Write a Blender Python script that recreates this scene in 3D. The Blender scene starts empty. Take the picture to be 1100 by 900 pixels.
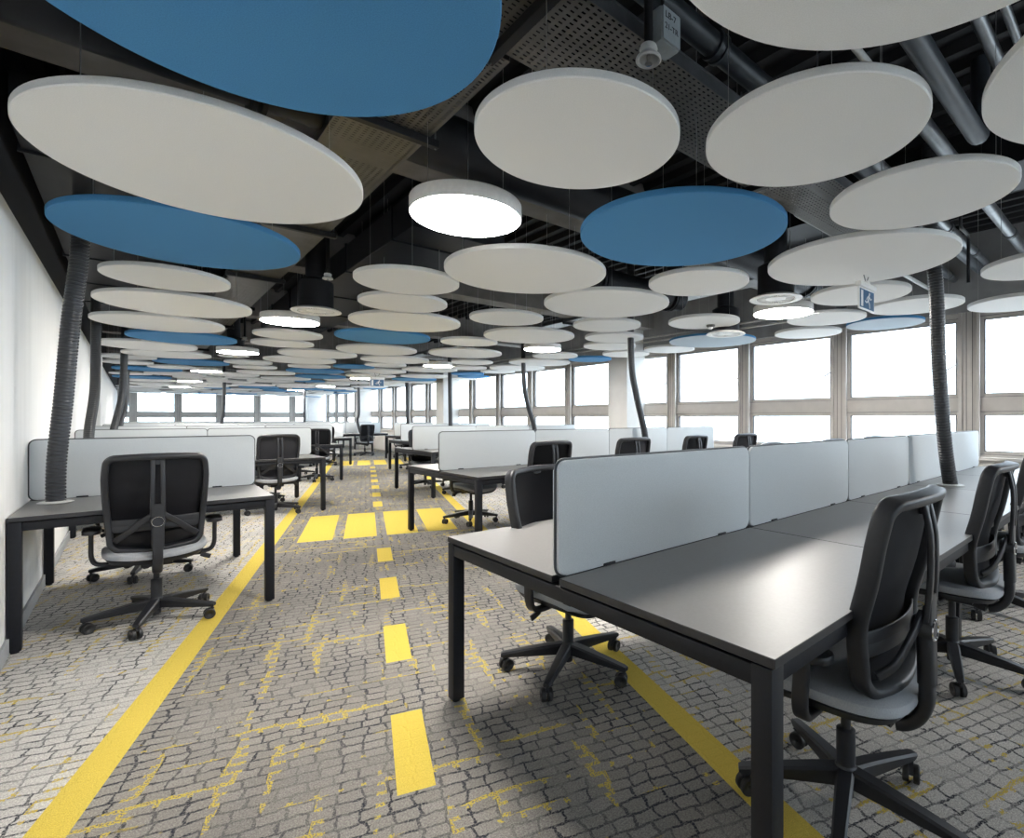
import bpy, bmesh, math, random
from mathutils import Vector, Matrix
from math import sin, cos, pi, radians as R
random.seed(7)
C = bpy.context.scene.collection
sc = bpy.context.scene

# ------------------------------------------------------------------ helpers
def newmat(name):
    m = bpy.data.materials.new(name); m.use_nodes = True
    nt = m.node_tree; nt.nodes.clear()
    out = nt.nodes.new('ShaderNodeOutputMaterial')
    return m, nt, out
def N(nt, typ, **kw):
    n = nt.nodes.new(typ)
    for k, v in kw.items():
        if k.startswith('i_'):
            n.inputs[k[2:].replace('_', ' ')].default_value = v
        else: setattr(n, k, v)
    return n
def mat(name, col, rough=.5, metal=0., var=.06, scale=40., bump=0., spec=.5, emit=None, coat=0., sheen=0.):
    m, nt, out = newmat(name)
    b = nt.nodes.new('ShaderNodeBsdfPrincipled')
    tc = nt.nodes.new('ShaderNodeTexCoord')
    n = N(nt, 'ShaderNodeTexNoise'); n.inputs['Scale'].default_value = scale; n.inputs['Detail'].default_value = 4
    nt.links.new(tc.outputs['Object'], n.inputs['Vector'])
    rp = nt.nodes.new('ShaderNodeValToRGB')
    rp.color_ramp.elements[0].color = (*[c*(1-var) for c in col], 1); rp.color_ramp.elements[0].position = .3
    rp.color_ramp.elements[1].color = (*[min(1, c*(1+var)) for c in col], 1); rp.color_ramp.elements[1].position = .7
    nt.links.new(n.outputs['Fac'], rp.inputs['Fac']); nt.links.new(rp.outputs['Color'], b.inputs['Base Color'])
    b.inputs['Roughness'].default_value = rough; b.inputs['Metallic'].default_value = metal
    b.inputs['Specular IOR Level'].default_value = spec
    b.inputs['Coat Weight'].default_value = coat
    if sheen: b.inputs['Sheen Weight'].default_value = sheen
    if emit:
        b.inputs['Emission Color'].default_value = (*emit[:3], 1); b.inputs['Emission Strength'].default_value = emit[3]
    if bump:
        bp = nt.nodes.new('ShaderNodeBump'); bp.inputs['Strength'].default_value = bump; bp.inputs['Distance'].default_value = .002
        nt.links.new(n.outputs['Fac'], bp.inputs['Height']); nt.links.new(bp.outputs['Normal'], b.inputs['Normal'])
    nt.links.new(b.outputs[0], out.inputs[0])
    return m

def obj(name, bm, m, parent=None, smooth=True):
    me = bpy.data.meshes.new(name); bmesh.ops.recalc_face_normals(bm, faces=bm.faces)
    bm.to_mesh(me); bm.free()
    for mm in (m if isinstance(m, (list, tuple)) else [m]): me.materials.append(mm)
    if smooth:
        me.polygons.foreach_set('use_smooth', [True]*len(me.polygons))
        me.set_sharp_from_angle(angle=R(38))
    o = bpy.data.objects.new(name, me); C.objects.link(o)
    if parent: o.parent = parent
    return o
def tag(o, label, cat, group=None):
    o['label'] = label; o['category'] = cat
    if group: o['group'] = group
    return o
def thing(name, label, cat, loc=(0,0,0), rz=0, group=None):
    o = bpy.data.objects.new(name, None); C.objects.link(o); o.empty_display_size = .1
    o.location = loc; o.rotation_euler = (0, 0, rz)
    return tag(o, label, cat, group)
def struct(name, bm, m, smooth=False):
    o = obj(name, bm, m, None, smooth); o['kind'] = 'structure'; return o
def dup(root, loc=None, rz=None, label=None, group=None):
    def cp(o, par):
        c = o.copy(); C.objects.link(c)
        if par: c.parent = par
        for ch in kids.get(o.name, []): cp(ch, c)
        return c
    kids = {}
    def walk(o):
        kids[o.name] = list(o.children)
        for ch in o.children: walk(ch)
    walk(root)
    r = cp(root, None)
    if loc is not None: r.location = loc
    if rz is not None: r.rotation_euler = (0, 0, rz)
    if label: r['label'] = label
    if group: r['group'] = group
    return r

def box(bm, x0, x1, y0, y1, z0, z1, bev=0., seg=2, M=None, mi=0):
    vs = [bm.verts.new((x, y, z)) for z in (z0, z1) for y in (y0, y1) for x in (x0, x1)]
    fs = [bm.faces.new([vs[i] for i in q]) for q in ((0,2,3,1),(4,5,7,6),(0,1,5,4),(2,6,7,3),(0,4,6,2),(1,3,7,5))]
    for f in fs: f.material_index = mi
    if bev:
        es = list({e for f in fs for e in f.edges})
        r = bmesh.ops.bevel(bm, geom=es, offset=bev, segments=seg, profile=.5, affect='EDGES')
        vs = list({v for f in r['faces'] for v in f.verts} | {v for v in vs if v.is_valid})
        for f in r['faces']: f.material_index = mi
    if M is not None: bmesh.ops.transform(bm, matrix=M, verts=vs)
    return vs
def lathe(bm, prof, n=32, c=(0,0,0), axis='z', mi=0, cap=True):
    """prof: list of (r, h)"""
    rings = []
    for r, h in prof:
        ring = []
        for k in range(n):
            a = 2*pi*k/n
            p = {'z': (r*cos(a), r*sin(a), h), 'x': (h, r*cos(a), r*sin(a)), 'y': (r*sin(a), h, r*cos(a))}[axis]
            ring.append(bm.verts.new((p[0]+c[0], p[1]+c[1], p[2]+c[2])))
        rings.append(ring)
    for a, b in zip(rings, rings[1:]):
        for k in range(n):
            f = bm.faces.new((a[k], a[(k+1)%n], b[(k+1)%n], b[k])); f.material_index = mi
    if cap:
        for ring in (rings[0], rings[-1]):
            f = bm.faces.new(ring); f.material_index = mi
def sweep(bm, path, sec, closed=False, up=None, radii=None, mi=0):
    """path: list of Vector; sec: list of (a,b) in frame (side, up)"""
    P = [Vector(p) for p in path]; n = len(P); rings = []
    prevU = None
    for i in range(n):
        if closed: T = P[(i+1)%n]-P[i-1]
        else: T = P[min(i+1, n-1)]-P[max(i-1, 0)]
        T.normalize()
        U = Vector(up) if up is not None else (prevU if prevU is not None else (Vector((0,0,1)) if abs(T.z) < .9 else Vector((0,1,0))))
        S = T.cross(U)
        if S.length < 1e-4: S = T.cross(Vector((1,0,0)))
        S.normalize(); U2 = S.cross(T).normalized(); prevU = U2
        r = radii[i] if radii else 1.
        rings.append([bm.verts.new(P[i]+S*a*r+U2*b*r) for a, b in sec])
    m = len(sec)
    for i in range(n if closed else n-1):
        a, b = rings[i], rings[(i+1)%n]
        for k in range(m):
            f = bm.faces.new((a[k], a[(k+1)%m], b[(k+1)%m], b[k])); f.material_index = mi
    if not closed:
        bm.faces.new(rings[0]).material_index = mi; bm.faces.new(rings[-1]).material_index = mi
def circ(r, n=10): return [(r*cos(2*pi*k/n), r*sin(2*pi*k/n)) for k in range(n)]
def rrect(w, h, r, n=3):
    o = []
    for cx, cy, a0 in ((w/2-r, h/2-r, 0), (-w/2+r, h/2-r, 90), (-w/2+r, -h/2+r, 180), (w/2-r, -h/2+r, 270)):
        for k in range(n+1):
            a = R(a0+90*k/n); o.append((cx+r*cos(a), cy+r*sin(a)))
    return o
def tube(bm, path, r, n=10, closed=False, mi=0): sweep(bm, path, circ(r, n), closed, mi=mi)
def spline(pts, n):
    """Catmull-Rom through pts"""
    pts = [Vector(p) for p in pts]; out = []
    for i in range(len(pts)-1):
        p0 = pts[max(i-1, 0)]; p1 = pts[i]; p2 = pts[i+1]; p3 = pts[min(i+2, len(pts)-1)]
        for k in range(n):
            t = k/n
            out.append(.5*((2*p1)+(p2-p0)*t+(2*p0-5*p1+4*p2-p3)*t*t+(3*p1-p0-3*p2+p3)*t**3))
    out.append(pts[-1]); return out
def prism(bm, poly, z0, z1, M=None, bev=0., mi=0):
    """extrude a 2D outline (x,y) from z0 to z1"""
    a = [bm.verts.new((x, y, z0)) for x, y in poly]; b = [bm.verts.new((x, y, z1)) for x, y in poly]
    n = len(poly)
    f0 = bm.faces.new(a[::-1]); f1 = bm.faces.new(b); fs = [f0, f1]
    for k in range(n): fs.append(bm.faces.new((a[k], a[(k+1)%n], b[(k+1)%n], b[k])))
    for f in fs: f.material_index = mi
    vs = a+b
    if bev:
        es = list(set(f0.edges) | set(f1.edges))
        r = bmesh.ops.bevel(bm, geom=es, offset=bev, segments=2, profile=.5, affect='EDGES')
        vs = list({v for f in r['faces'] for v in f.verts} | {v for v in vs if v.is_valid})
    if M is not None: bmesh.ops.transform(bm, matrix=M, verts=vs)
ORD = ['first','second','third','fourth','fifth','sixth','seventh','eighth','ninth','tenth','eleventh','twelfth','thirteenth','fourteenth','fifteenth','sixteenth','seventeenth','eighteenth','nineteenth','twentieth']

# ------------------------------------------------------------------ materials
W_X, B_Y, L_X, N_Y = 7.45, 30.1, -.51, -7.7      # room shell: window wall, back wall, left wall, rear wall
AX, ASL = .168, .324                              # aisle centre line  X = AX + ASL*Y
AANG = math.atan(ASL)

def carpet_material():
    m, nt, out = newmat('carpet_cobble')
    L = nt.links.new
    tc = nt.nodes.new('ShaderNodeTexCoord')
    sub = N(nt, 'ShaderNodeVectorMath', operation='SUBTRACT'); sub.inputs[1].default_value = (AX, 0, 0)
    L(tc.outputs['Object'], sub.inputs[0])
    vr = N(nt, 'ShaderNodeVectorRotate', rotation_type='Z_AXIS'); vr.inputs['Angle'].default_value = AANG
    L(sub.outputs[0], vr.inputs['Vector'])
    sx = nt.nodes.new('ShaderNodeSeparateXYZ'); L(vr.outputs[0], sx.inputs[0])
    u, v = sx.outputs[0], sx.outputs[1]
    def M(op, a, b=None, clamp=False):
        n = N(nt, 'ShaderNodeMath', operation=op); n.use_clamp = clamp
        for i, x in enumerate((a, b)):
            if x is None: continue
            if isinstance(x, (int, float)): n.inputs[i].default_value = x
            else: L(x, n.inputs[i])
        return n.outputs[0]
    def noise(vec, scale, detail=2, rough=.5, dist=0):
        n = nt.nodes.new('ShaderNodeTexNoise'); n.inputs['Scale'].default_value = scale
        n.inputs['Detail'].default_value = detail; n.inputs['Roughness'].default_value = rough; n.inputs['Distortion'].default_value = dist
        L(vec, n.inputs['Vector']); return n
    def scl(vec, s):
        n = N(nt, 'ShaderNodeVectorMath', operation='MULTIPLY'); L(vec, n.inputs[0]); n.inputs[1].default_value = s; return n.outputs[0]
    def ramp(x, a, b, lo=0., hi=1.):
        n = nt.nodes.new('ShaderNodeMapRange'); n.inputs[1].default_value = a; n.inputs[2].default_value = b
        n.inputs[3].default_value = lo; n.inputs[4].default_value = hi; L(x, n.inputs[0]); return n.outputs[0]
    # wobble
    n1 = noise(vr.outputs[0], 7, 2)
    off = N(nt, 'ShaderNodeVectorMath', operation='SUBTRACT'); L(n1.outputs['Color'], off.inputs[0]); off.inputs[1].default_value = (.5, .5, .5)
    offs = scl(off.outputs[0], (.06, .035, 0))
    n2 = noise(vr.outputs[0], 45, 2)
    off2 = N(nt, 'ShaderNodeVectorMath', operation='SUBTRACT'); L(n2.outputs['Color'], off2.inputs[0]); off2.inputs[1].default_value = (.5, .5, .5)
    offs2 = scl(off2.outputs[0], (.020, .013, 0))
    a1 = N(nt, 'ShaderNodeVectorMath', operation='ADD'); L(vr.outputs[0], a1.inputs[0]); L(offs, a1.inputs[1])
    a2 = N(nt, 'ShaderNodeVectorMath', operation='ADD'); L(a1.outputs[0], a2.inputs[0]); L(offs2, a2.inputs[1])
    def brick(mortar):
        b = nt.nodes.new('ShaderNodeTexBrick'); b.offset = .13; b.offset_frequency = 2; b.squash = 1.08; b.squash_frequency = 3
        b.inputs['Color1'].default_value = (0, 0, 0, 1); b.inputs['Color2'].default_value = (1, 1, 1, 1)
        b.inputs['Scale'].default_value = 1; b.inputs['Mortar Size'].default_value = mortar; b.inputs['Mortar Smooth'].default_value = .35
        b.inputs['Brick Width'].default_value = .078; b.inputs['Row Height'].default_value = .054
        L(a2.outputs[0], b.inputs['Vector']); return b
    bk = brick(.0058); bkf = bk.outputs['Fac']; bw = brick(.0105)
    side = M('GREATER_THAN', M('ABSOLUTE', u), 1.05)
    # tile colours
    cellv = nt.nodes.new('ShaderNodeSeparateColor'); L(bk.outputs['Color'], cellv.inputs[0])
    big = noise(vr.outputs[0], 1.1, 3)
    mixb = nt.nodes.new('ShaderNodeMix'); mixb.data_type = 'RGBA'
    L(side, mixb.inputs[0]); mixb.inputs[6].default_value = (.25, .235, .215, 1); mixb.inputs[7].default_value = (.48, .465, .44, 1)
    tone = M('MULTIPLY', ramp(cellv.outputs[0], 0, 1, .93, 1.07), ramp(big.outputs['Fac'], .3, .7, .86, 1.12))
    fib = noise(tc.outputs['Object'], 330, 2, .7)
    fibm = noise(tc.outputs['Object'], 150, 2, .6)
    tone = M('MULTIPLY', tone, ramp(fib.outputs['Fac'], .3, .7, .55, 1.45))
    tone = M('MULTIPLY', tone, ramp(fibm.outputs['Fac'], .3, .7, .70, 1.30))
    def cmul(colsock, f):
        n = N(nt, 'ShaderNodeVectorMath', operation='SCALE'); L(colsock, n.inputs[0]); L(f, n.inputs['Scale']); return n.outputs[0]
    base = cmul(mixb.outputs[2], tone)
    def cmix(f, a, b):
        n = nt.nodes.new('ShaderNodeMix'); n.data_type = 'RGBA'; L(f, n.inputs[0])
        if isinstance(a, tuple): n.inputs[6].default_value = a
        else: L(a, n.inputs[6])
        if isinstance(b, tuple): n.inputs[7].default_value = b
        else: L(b, n.inputs[7])
        return n.outputs[2]
    # joint strength varies in streaks
    js1 = noise(scl(vr.outputs[0], (9, 2.2, 1)), 1, 2)
    js2 = noise(vr.outputs[0], 1.6, 2)
    js = M('MAXIMUM', ramp(js1.outputs['Fac'], .44, .58, .22, 1), ramp(js2.outputs['Fac'], .45, .60, .25, 1))
    rag = noise(tc.outputs['Object'], 160, 2)
    jm = M('MULTIPLY', M('MULTIPLY', bkf, js), ramp(rag.outputs['Fac'], .38, .52, .25, 1), True)
    base = cmix(jm, base, (.028, .03, .04, 1))
    # yellow streaks in joints
    y1 = noise(scl(vr.outputs[0], (1.6, 13, 1)), 1, 1); y2 = noise(scl(vr.outputs[0], (14, 2.0, 1)), 1, 1)
    ym = M('MAXIMUM', ramp(y1.outputs['Fac'], .62, .635), ramp(y2.outputs['Fac'], .62, .635))
    ym = M('MULTIPLY', M('MULTIPLY', ym, bw.outputs['Fac']), ramp(rag.outputs['Fac'], .44, .50), True)
    base = cmix(ym, base, (.56, .42, .075, 1))
    # yellow lane markings
    line = M('LESS_THAN', M('ABSOLUTE', M('SUBTRACT', M('ABSOLUTE', u), 1.056)), .06)
    line = M('MULTIPLY', line, M('LESS_THAN', v, 17.6))
    per = 1.027; v0 = 1.80
    ph = M('FRACT', M('ADD', M('DIVIDE', M('SUBTRACT', v, v0), per), 10))
    dash = M('MULTIPLY', M('LESS_THAN', ph, .50), M('LESS_THAN', M('ABSOLUTE', u), .063))
    dash = M('MULTIPLY', dash, M('LESS_THAN', v, 15.1))
    def inr(x, a, b): return M('MULTIPLY', M('GREATER_THAN', x, a), M('LESS_THAN', x, b))
    z1, z2 = inr(v, 5.98, 7.50), inr(v, 15.2, 16.9)
    zz = M('ADD', z1, z2, True)
    zph = M('FRACT', M('ADD', M('DIVIDE', u, .43), 10))
    zeb = M('MULTIPLY', M('MULTIPLY', zz, inr(zph, .12, .88)), M('LESS_THAN', M('ABSOLUTE', u), .86))
    dash = M('MULTIPLY', dash, M('SUBTRACT', 1, inr(v, 5.8, 7.7)))
    mark = M('MAXIMUM', M('MAXIMUM', line, dash), zeb)
    yel = N(nt, 'ShaderNodeRGB'); yel.outputs[0].default_value = (.62, .47, .085, 1)
    yf = M('MULTIPLY', ramp(fib.outputs['Fac'], .3, .7, .78, 1.3), ramp(fibm.outputs['Fac'], .3, .7, .92, 1.08))
    base = cmix(mark, base, cmul(yel.outputs[0], yf))
    b = nt.nodes.new('ShaderNodeBsdfPrincipled'); L(base, b.inputs['Base Color'])
    b.inputs['Roughness'].default_value = .95; b.inputs['Specular IOR Level'].default_value = .15
    bp = nt.nodes.new('ShaderNodeBump'); bp.inputs['Strength'].default_value = .5; bp.inputs['Distance'].default_value = .003
    L(M('SUBTRACT', fib.outputs['Fac'], bkf), bp.inputs['Height']); L(bp.outputs[0], b.inputs['Normal'])
    L(b.outputs[0], out.inputs[0])
    return m
M_carpet = carpet_material()

def wall_material(name, low, high, zb):
    """paint: light up to height zb, black above"""
    m, nt, out = newmat(name); L = nt.links.new
    tc = nt.nodes.new('ShaderNodeTexCoord'); s = nt.nodes.new('ShaderNodeSeparateXYZ'); L(tc.outputs['Object'], s.inputs[0])
    g = N(nt, 'ShaderNodeMath', operation='GREATER_THAN'); g.inputs[1].default_value = zb; L(s.outputs[2], g.inputs[0])
    n = nt.nodes.new('ShaderNodeTexNoise'); n.inputs['Scale'].default_value = 3; n.inputs['Detail'].default_value = 5
    sc_ = N(nt, 'ShaderNodeVectorMath', operation='MULTIPLY'); sc_.inputs[1].default_value = (1, 4, .3); L(tc.outputs['Object'], sc_.inputs[0]); L(sc_.outputs[0], n.inputs['Vector'])
    rp = nt.nodes.new('ShaderNodeValToRGB')
    rp.color_ramp.elements[0].color = (*[c*.93 for c in low], 1); rp.color_ramp.elements[1].color = (*low, 1)
    rp.color_ramp.elements[0].position = .3; rp.color_ramp.elements[1].position = .7
    L(n.outputs['Fac'], rp.inputs['Fac'])
    mx = nt.nodes.new('ShaderNodeMix'); mx.data_type = 'RGBA'; L(g.outputs[0], mx.inputs[0]); L(rp.outputs[0], mx.inputs[6]); mx.inputs[7].default_value = (*high, 1)
    b = nt.nodes.new('ShaderNodeBsdfPrincipled'); L(mx.outputs[2], b.inputs['Base Color']); b.inputs['Roughness'].default_value = .85
    bp = nt.nodes.new('ShaderNodeBump'); bp.inputs['Strength'].default_value = .1; L(n.outputs['Fac'], bp.inputs['Height']); L(bp.outputs[0], b.inputs['Normal'])
    L(b.outputs[0], out.inputs[0]); return m
M_wall = wall_material('white_plaster', (.80, .79, .77), (.02, .02, .024), 2.45)
M_parapet = mat('parapet_paint', (.68, .65, .61), .8, var=.05, scale=3)
M_upper = mat('upper_concrete', (.30, .305, .31), .9, var=.12, scale=4, bump=.2)
M_ceil = mat('black_ceiling_deck', (.010, .010, .013), .7, var=.2, scale=3)
M_black = mat('black_painted_metal', (.009, .009, .011), .5, var=.1, scale=30, spec=.5)
M_duct = mat('dark_duct_metal', (.017, .018, .022), .5, metal=.3, var=.2, scale=5)
M_concrete = mat('bare_concrete', (.24, .225, .21), .85, var=.15, scale=5, bump=.2)
M_col = mat('column_plaster', (.70, .69, .67), .85, var=.05, scale=4)
M_base = mat('baseboard_grey', (.33, .34, .35), .6, var=.05)
M_frame = mat('window_frame_beige', (.53, .50, .47), .5, var=.05, scale=6)
M_gasket = mat('dark_gasket', (.07, .07, .075), .6)
M_chrome = mat('chrome', (.75, .75, .76), .18, metal=1, var=.02)
M_pipe = mat('galvanised_pipe', (.20, .21, .22), .35, metal=.8, var=.15, scale=12)
M_pipe_d = mat('dark_pipe', (.035, .042, .05), .4, metal=.2, var=.2, scale=10)
M_pipe_w = mat('white_pipe', (.55, .55, .54), .5, var=.1)
M_hose = mat('black_ribbed_plastic', (.035, .037, .042), .38, var=.15, scale=50, spec=.6)
M_leg = mat('black_powder_coat', (.008, .009, .013), .5, var=.15, scale=80, bump=.05, spec=.3)
M_edge = mat('dark_table_edge', (.02, .02, .023), .45, var=.08)
def desktop_material():
    m, nt, out = newmat('grey_brown_laminate'); L = nt.links.new
    tc = nt.nodes.new('ShaderNodeTexCoord'); n = nt.nodes.new('ShaderNodeTexNoise'); n.inputs['Scale'].default_value = 90; n.inputs['Detail'].default_value = 5
    L(tc.outputs['Object'], n.inputs['Vector'])
    rp = nt.nodes.new('ShaderNodeValToRGB'); rp.color_ramp.elements[0].color = (.20, .195, .19, 1); rp.color_ramp.elements[1].color = (.24, .235, .228, 1)
    L(n.outputs['Fac'], rp.inputs['Fac'])
    b = nt.nodes.new('ShaderNodeBsdfPrincipled'); L(rp.outputs[0], b.inputs['Base Color'])
    b.inputs['Roughness'].default_value = .38; b.inputs['Specular IOR Level'].default_value = .6
    L(b.outputs[0], out.inputs[0]); return m
M_top = desktop_material()
def fabric(name, col, var=.07, rough=.9, scale=260, bump=.25):
    return mat(name, col, rough, var=var, scale=scale, bump=bump, spec=.25)
M_screen = fabric('grey_screen_fabric', (.60, .63, .645))
M_trim = mat('screen_edge_dark', (.06, .065, .07), .5)
M_white = fabric('white_disc_felt', (.78, .785, .78), var=.05)
M_blue = fabric('blue_disc_felt', (.065, .235, .47), var=.10)
M_blueglare = fabric('faded_blue_disc_felt', (.40, .47, .53), var=.06)  # blue disc underside with window glare painted into its colour
M_disc_edge = fabric('grey_disc_edge_felt', (.42, .42, .41), var=.05)
M_wire = mat('steel_wire', (.5, .5, .5), .35, metal=.9)
M_lamp = mat('white_lamp_body', (.78, .77, .75), .5)
def emis(name, col, s):
    m, nt, out = newmat(name); e = nt.nodes.new('ShaderNodeEmission'); e.inputs[0].default_value = (*col, 1); e.inputs[1].default_value = s
    tc = nt.nodes.new('ShaderNodeTexCoord'); n = nt.nodes.new('ShaderNodeTexNoise'); n.inputs['Scale'].default_value = 2
    mr = nt.nodes.new('ShaderNodeMapRange'); mr.inputs[3].default_value = s*.97; mr.inputs[4].default_value = s*1.03
    nt.links.new(tc.outputs['Object'], n.inputs['Vector']); nt.links.new(n.outputs['Fac'], mr.inputs[0]); nt.links.new(mr.outputs[0], e.inputs[1])
    nt.links.new(e.outputs[0], out.inputs[0]); return m
LAMP = 80.
M_lens = emis('lamp_diffuser_glow', (1., .95, .89), LAMP)
def glass_material():
    m, nt, out = newmat('window_glass'); L = nt.links.new
    t = nt.nodes.new('ShaderNodeBsdfTransparent'); t.inputs[0].default_value = (.97, .985, .98, 1)
    g = nt.nodes.new('ShaderNodeBsdfGlossy'); g.inputs['Roughness'].default_value = .02
    tc = nt.nodes.new('ShaderNodeTexCoord'); n = nt.nodes.new('ShaderNodeTexNoise'); n.inputs['Scale'].default_value = .8
    mr = nt.nodes.new('ShaderNodeMapRange'); mr.inputs[3].default_value = .05; mr.inputs[4].default_value = .08
    L(tc.outputs['Object'], n.inputs['Vector']); L(n.outputs['Fac'], mr.inputs[0])
    mx = nt.nodes.new('ShaderNodeMixShader'); L(mr.outputs[0], mx.inputs[0]); L(t.outputs[0], mx.inputs[1]); L(g.outputs[0], mx.inputs[2])
    L(mx.outputs[0], out.inputs[0]); return m
M_glass = glass_material()
def perforated_material():
    m, nt, out = newmat('perforated_steel'); L = nt.links.new
    tc = nt.nodes.new('ShaderNodeTexCoord'); s = nt.nodes.new('ShaderNodeSeparateXYZ'); L(tc.outputs['Object'], s.inputs[0])
    def M(op, a, b=None):
        n = N(nt, 'ShaderNodeMath', operation=op)
        for i, x in enumerate((a, b)):
            if x is None: continue
            if isinstance(x, (int, float)): n.inputs[i].default_value = x
            else: L(x, n.inputs[i])
        return n.outputs[0]
    fx = M('FRACT', M('ADD', M('DIVIDE', s.outputs[0], .036), 50)); fy = M('FRACT', M('ADD', M('DIVIDE', s.outputs[1], .024), 50))
    fz = M('FRACT', M('ADD', M('DIVIDE', s.outputs[2], .03), 50))
    h = M('MULTIPLY', M('LESS_THAN', M('ABSOLUTE', M('SUBTRACT', fx, .5)), .27), M('LESS_THAN', M('ABSOLUTE', M('SUBTRACT', fy, .5)), .22))
    b = nt.nodes.new('ShaderNodeBsdfPrincipled'); b.inputs['Base Color'].default_value = (.22, .22, .215, 1); b.inputs['Metallic'].default_value = .5; b.inputs['Roughness'].default_value = .42
    n = nt.nodes.new('ShaderNodeTexNoise'); n.inputs['Scale'].default_value = 7; L(tc.outputs['Object'], n.inputs['Vector'])
    rp = nt.nodes.new('ShaderNodeValToRGB'); rp.color_ramp.elements[0].color = (.15, .145, .135, 1); rp.color_ramp.elements[1].color = (.26, .25, .235, 1); L(n.outputs['Fac'], rp.inputs[0]); L(rp.outputs[0], b.inputs['Base Color'])
    t = nt.nodes.new('ShaderNodeBsdfTransparent')
    mx = nt.nodes.new('ShaderNodeMixShader'); L(h, mx.inputs[0]); L(b.outputs[0], mx.inputs[1]); L(t.outputs[0], mx.inputs[2]); L(mx.outputs[0], out.inputs[0]); return m
M_perf = perforated_material()
M_chair = mat('charcoal_chair_plastic', (.014, .015, .019), .45, var=.12, scale=60, bump=.06, spec=.5)
M_seat = fabric('grey_seat_fabric', (.33, .345, .365), var=.1, rough=.8)
M_silver = mat('satin_silver', (.45, .46, .47), .3, metal=.8)
M_tyre = mat('black_rubber', (.012, .012, .013), .5)
def mesh_material():
    m, nt, out = newmat('black_chair_mesh'); L = nt.links.new
    tc = nt.nodes.new('ShaderNodeTexCoord'); w = nt.nodes.new('ShaderNodeTexNoise'); w.inputs['Scale'].default_value = 500
    L(tc.outputs['Object'], w.inputs['Vector'])
    g = nt.nodes.new('ShaderNodeMapRange'); g.inputs[1].default_value = .35; g.inputs[2].default_value = .65; g.inputs[3].default_value = .0; g.inputs[4].default_value = .03; L(w.outputs['Fac'], g.inputs[0])
    b = nt.nodes.new('ShaderNodeBsdfPrincipled'); b.inputs['Base Color'].default_value = (.007, .007, .011, 1); b.inputs['Roughness'].default_value = .85
    t = nt.nodes.new('ShaderNodeBsdfTransparent'); mx = nt.nodes.new('ShaderNodeMixShader'); L(g.outputs[0], mx.inputs[0]); L(b.outputs[0], mx.inputs[1]); L(t.outputs[0], mx.inputs[2])
    L(mx.outputs[0], out.inputs[0]); return m
M_mesh = mesh_material()

# ------------------------------------------------------------------ room shell
CZ = 3.5
bm = bmesh.new(); box(bm, L_X-.2, W_X+.3, N_Y-.2, B_Y+.3, -.1, 0); struct('floor', bm, M_carpet)
bm = bmesh.new()
box(bm, L_X-.2, W_X+.3, N_Y-.2, B_Y+.3, CZ, CZ+.15)
x = L_X+.1
while x < W_X-.1:                                     # ribs of the profiled deck, running with the room
    vs = [(x, CZ), (x+.09, CZ), (x+.07, CZ-.06), (x+.02, CZ-.06)]
    a = [bm.verts.new((px, N_Y, pz)) for px, pz in vs]; b = [bm.verts.new((px, B_Y, pz)) for px, pz in vs]
    for k in range(4): bm.faces.new((a[k], a[(k+1)%4], b[(k+1)%4], b[k]))
    x += .2
struct('ceiling', bm, M_ceil)
bm = bmesh.new(); box(bm, L_X-.2, L_X, N_Y, B_Y, 0, CZ); box(bm, L_X, L_X+.09, 12.3, 13.1, 0, CZ)
struct('wall_left', bm, M_wall)
bm = bmesh.new(); box(bm, L_X, L_X+.015, N_Y, 12.3, 0, .09, .003); struct('baseboard_left', bm, M_base)
bm = bmesh.new(); box(bm, W_X, W_X+.3, N_Y, B_Y, 0, .80); box(bm, W_X-.06, W_X+.0, N_Y, B_Y, .78, .82, .005)
struct('wall_right', bm, M_parapet)
bm = bmesh.new(); box(bm, W_X, W_X+.3, N_Y, B_Y, 2.56, CZ); struct('wall_right_upper', bm, M_upper)
bm = bmesh.new(); box(bm, L_X, W_X, B_Y, B_Y+.3, 0, .80); struct('wall_back', bm, M_parapet)
bm = bmesh.new(); box(bm, L_X, W_X, B_Y, B_Y+.3, 2.56, CZ); struct('wall_back_upper', bm, M_upper)
bm = bmesh.new(); box(bm, L_X-.2, W_X+.3, N_Y-.2, N_Y, 0, .80); box(bm, L_X-.2, W_X+.3, N_Y-.2, N_Y, 2.56, CZ); struct('wall_rear', bm, M_wall)
colY = [-.9, 6.82, 14.6, 22.4]
for i, y in enumerate(colY):
    bm = bmesh.new(); box(bm, W_X-.46, W_X+.05, y, y+.52, 0, CZ, .004); struct('trim_%d' % (i+1), bm, M_col)   # concrete columns
bm = bmesh.new(); box(bm, 6.72, W_X, B_Y-.5, B_Y+.02, 0, CZ, .004); struct('trim_5', bm, M_col)

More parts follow.
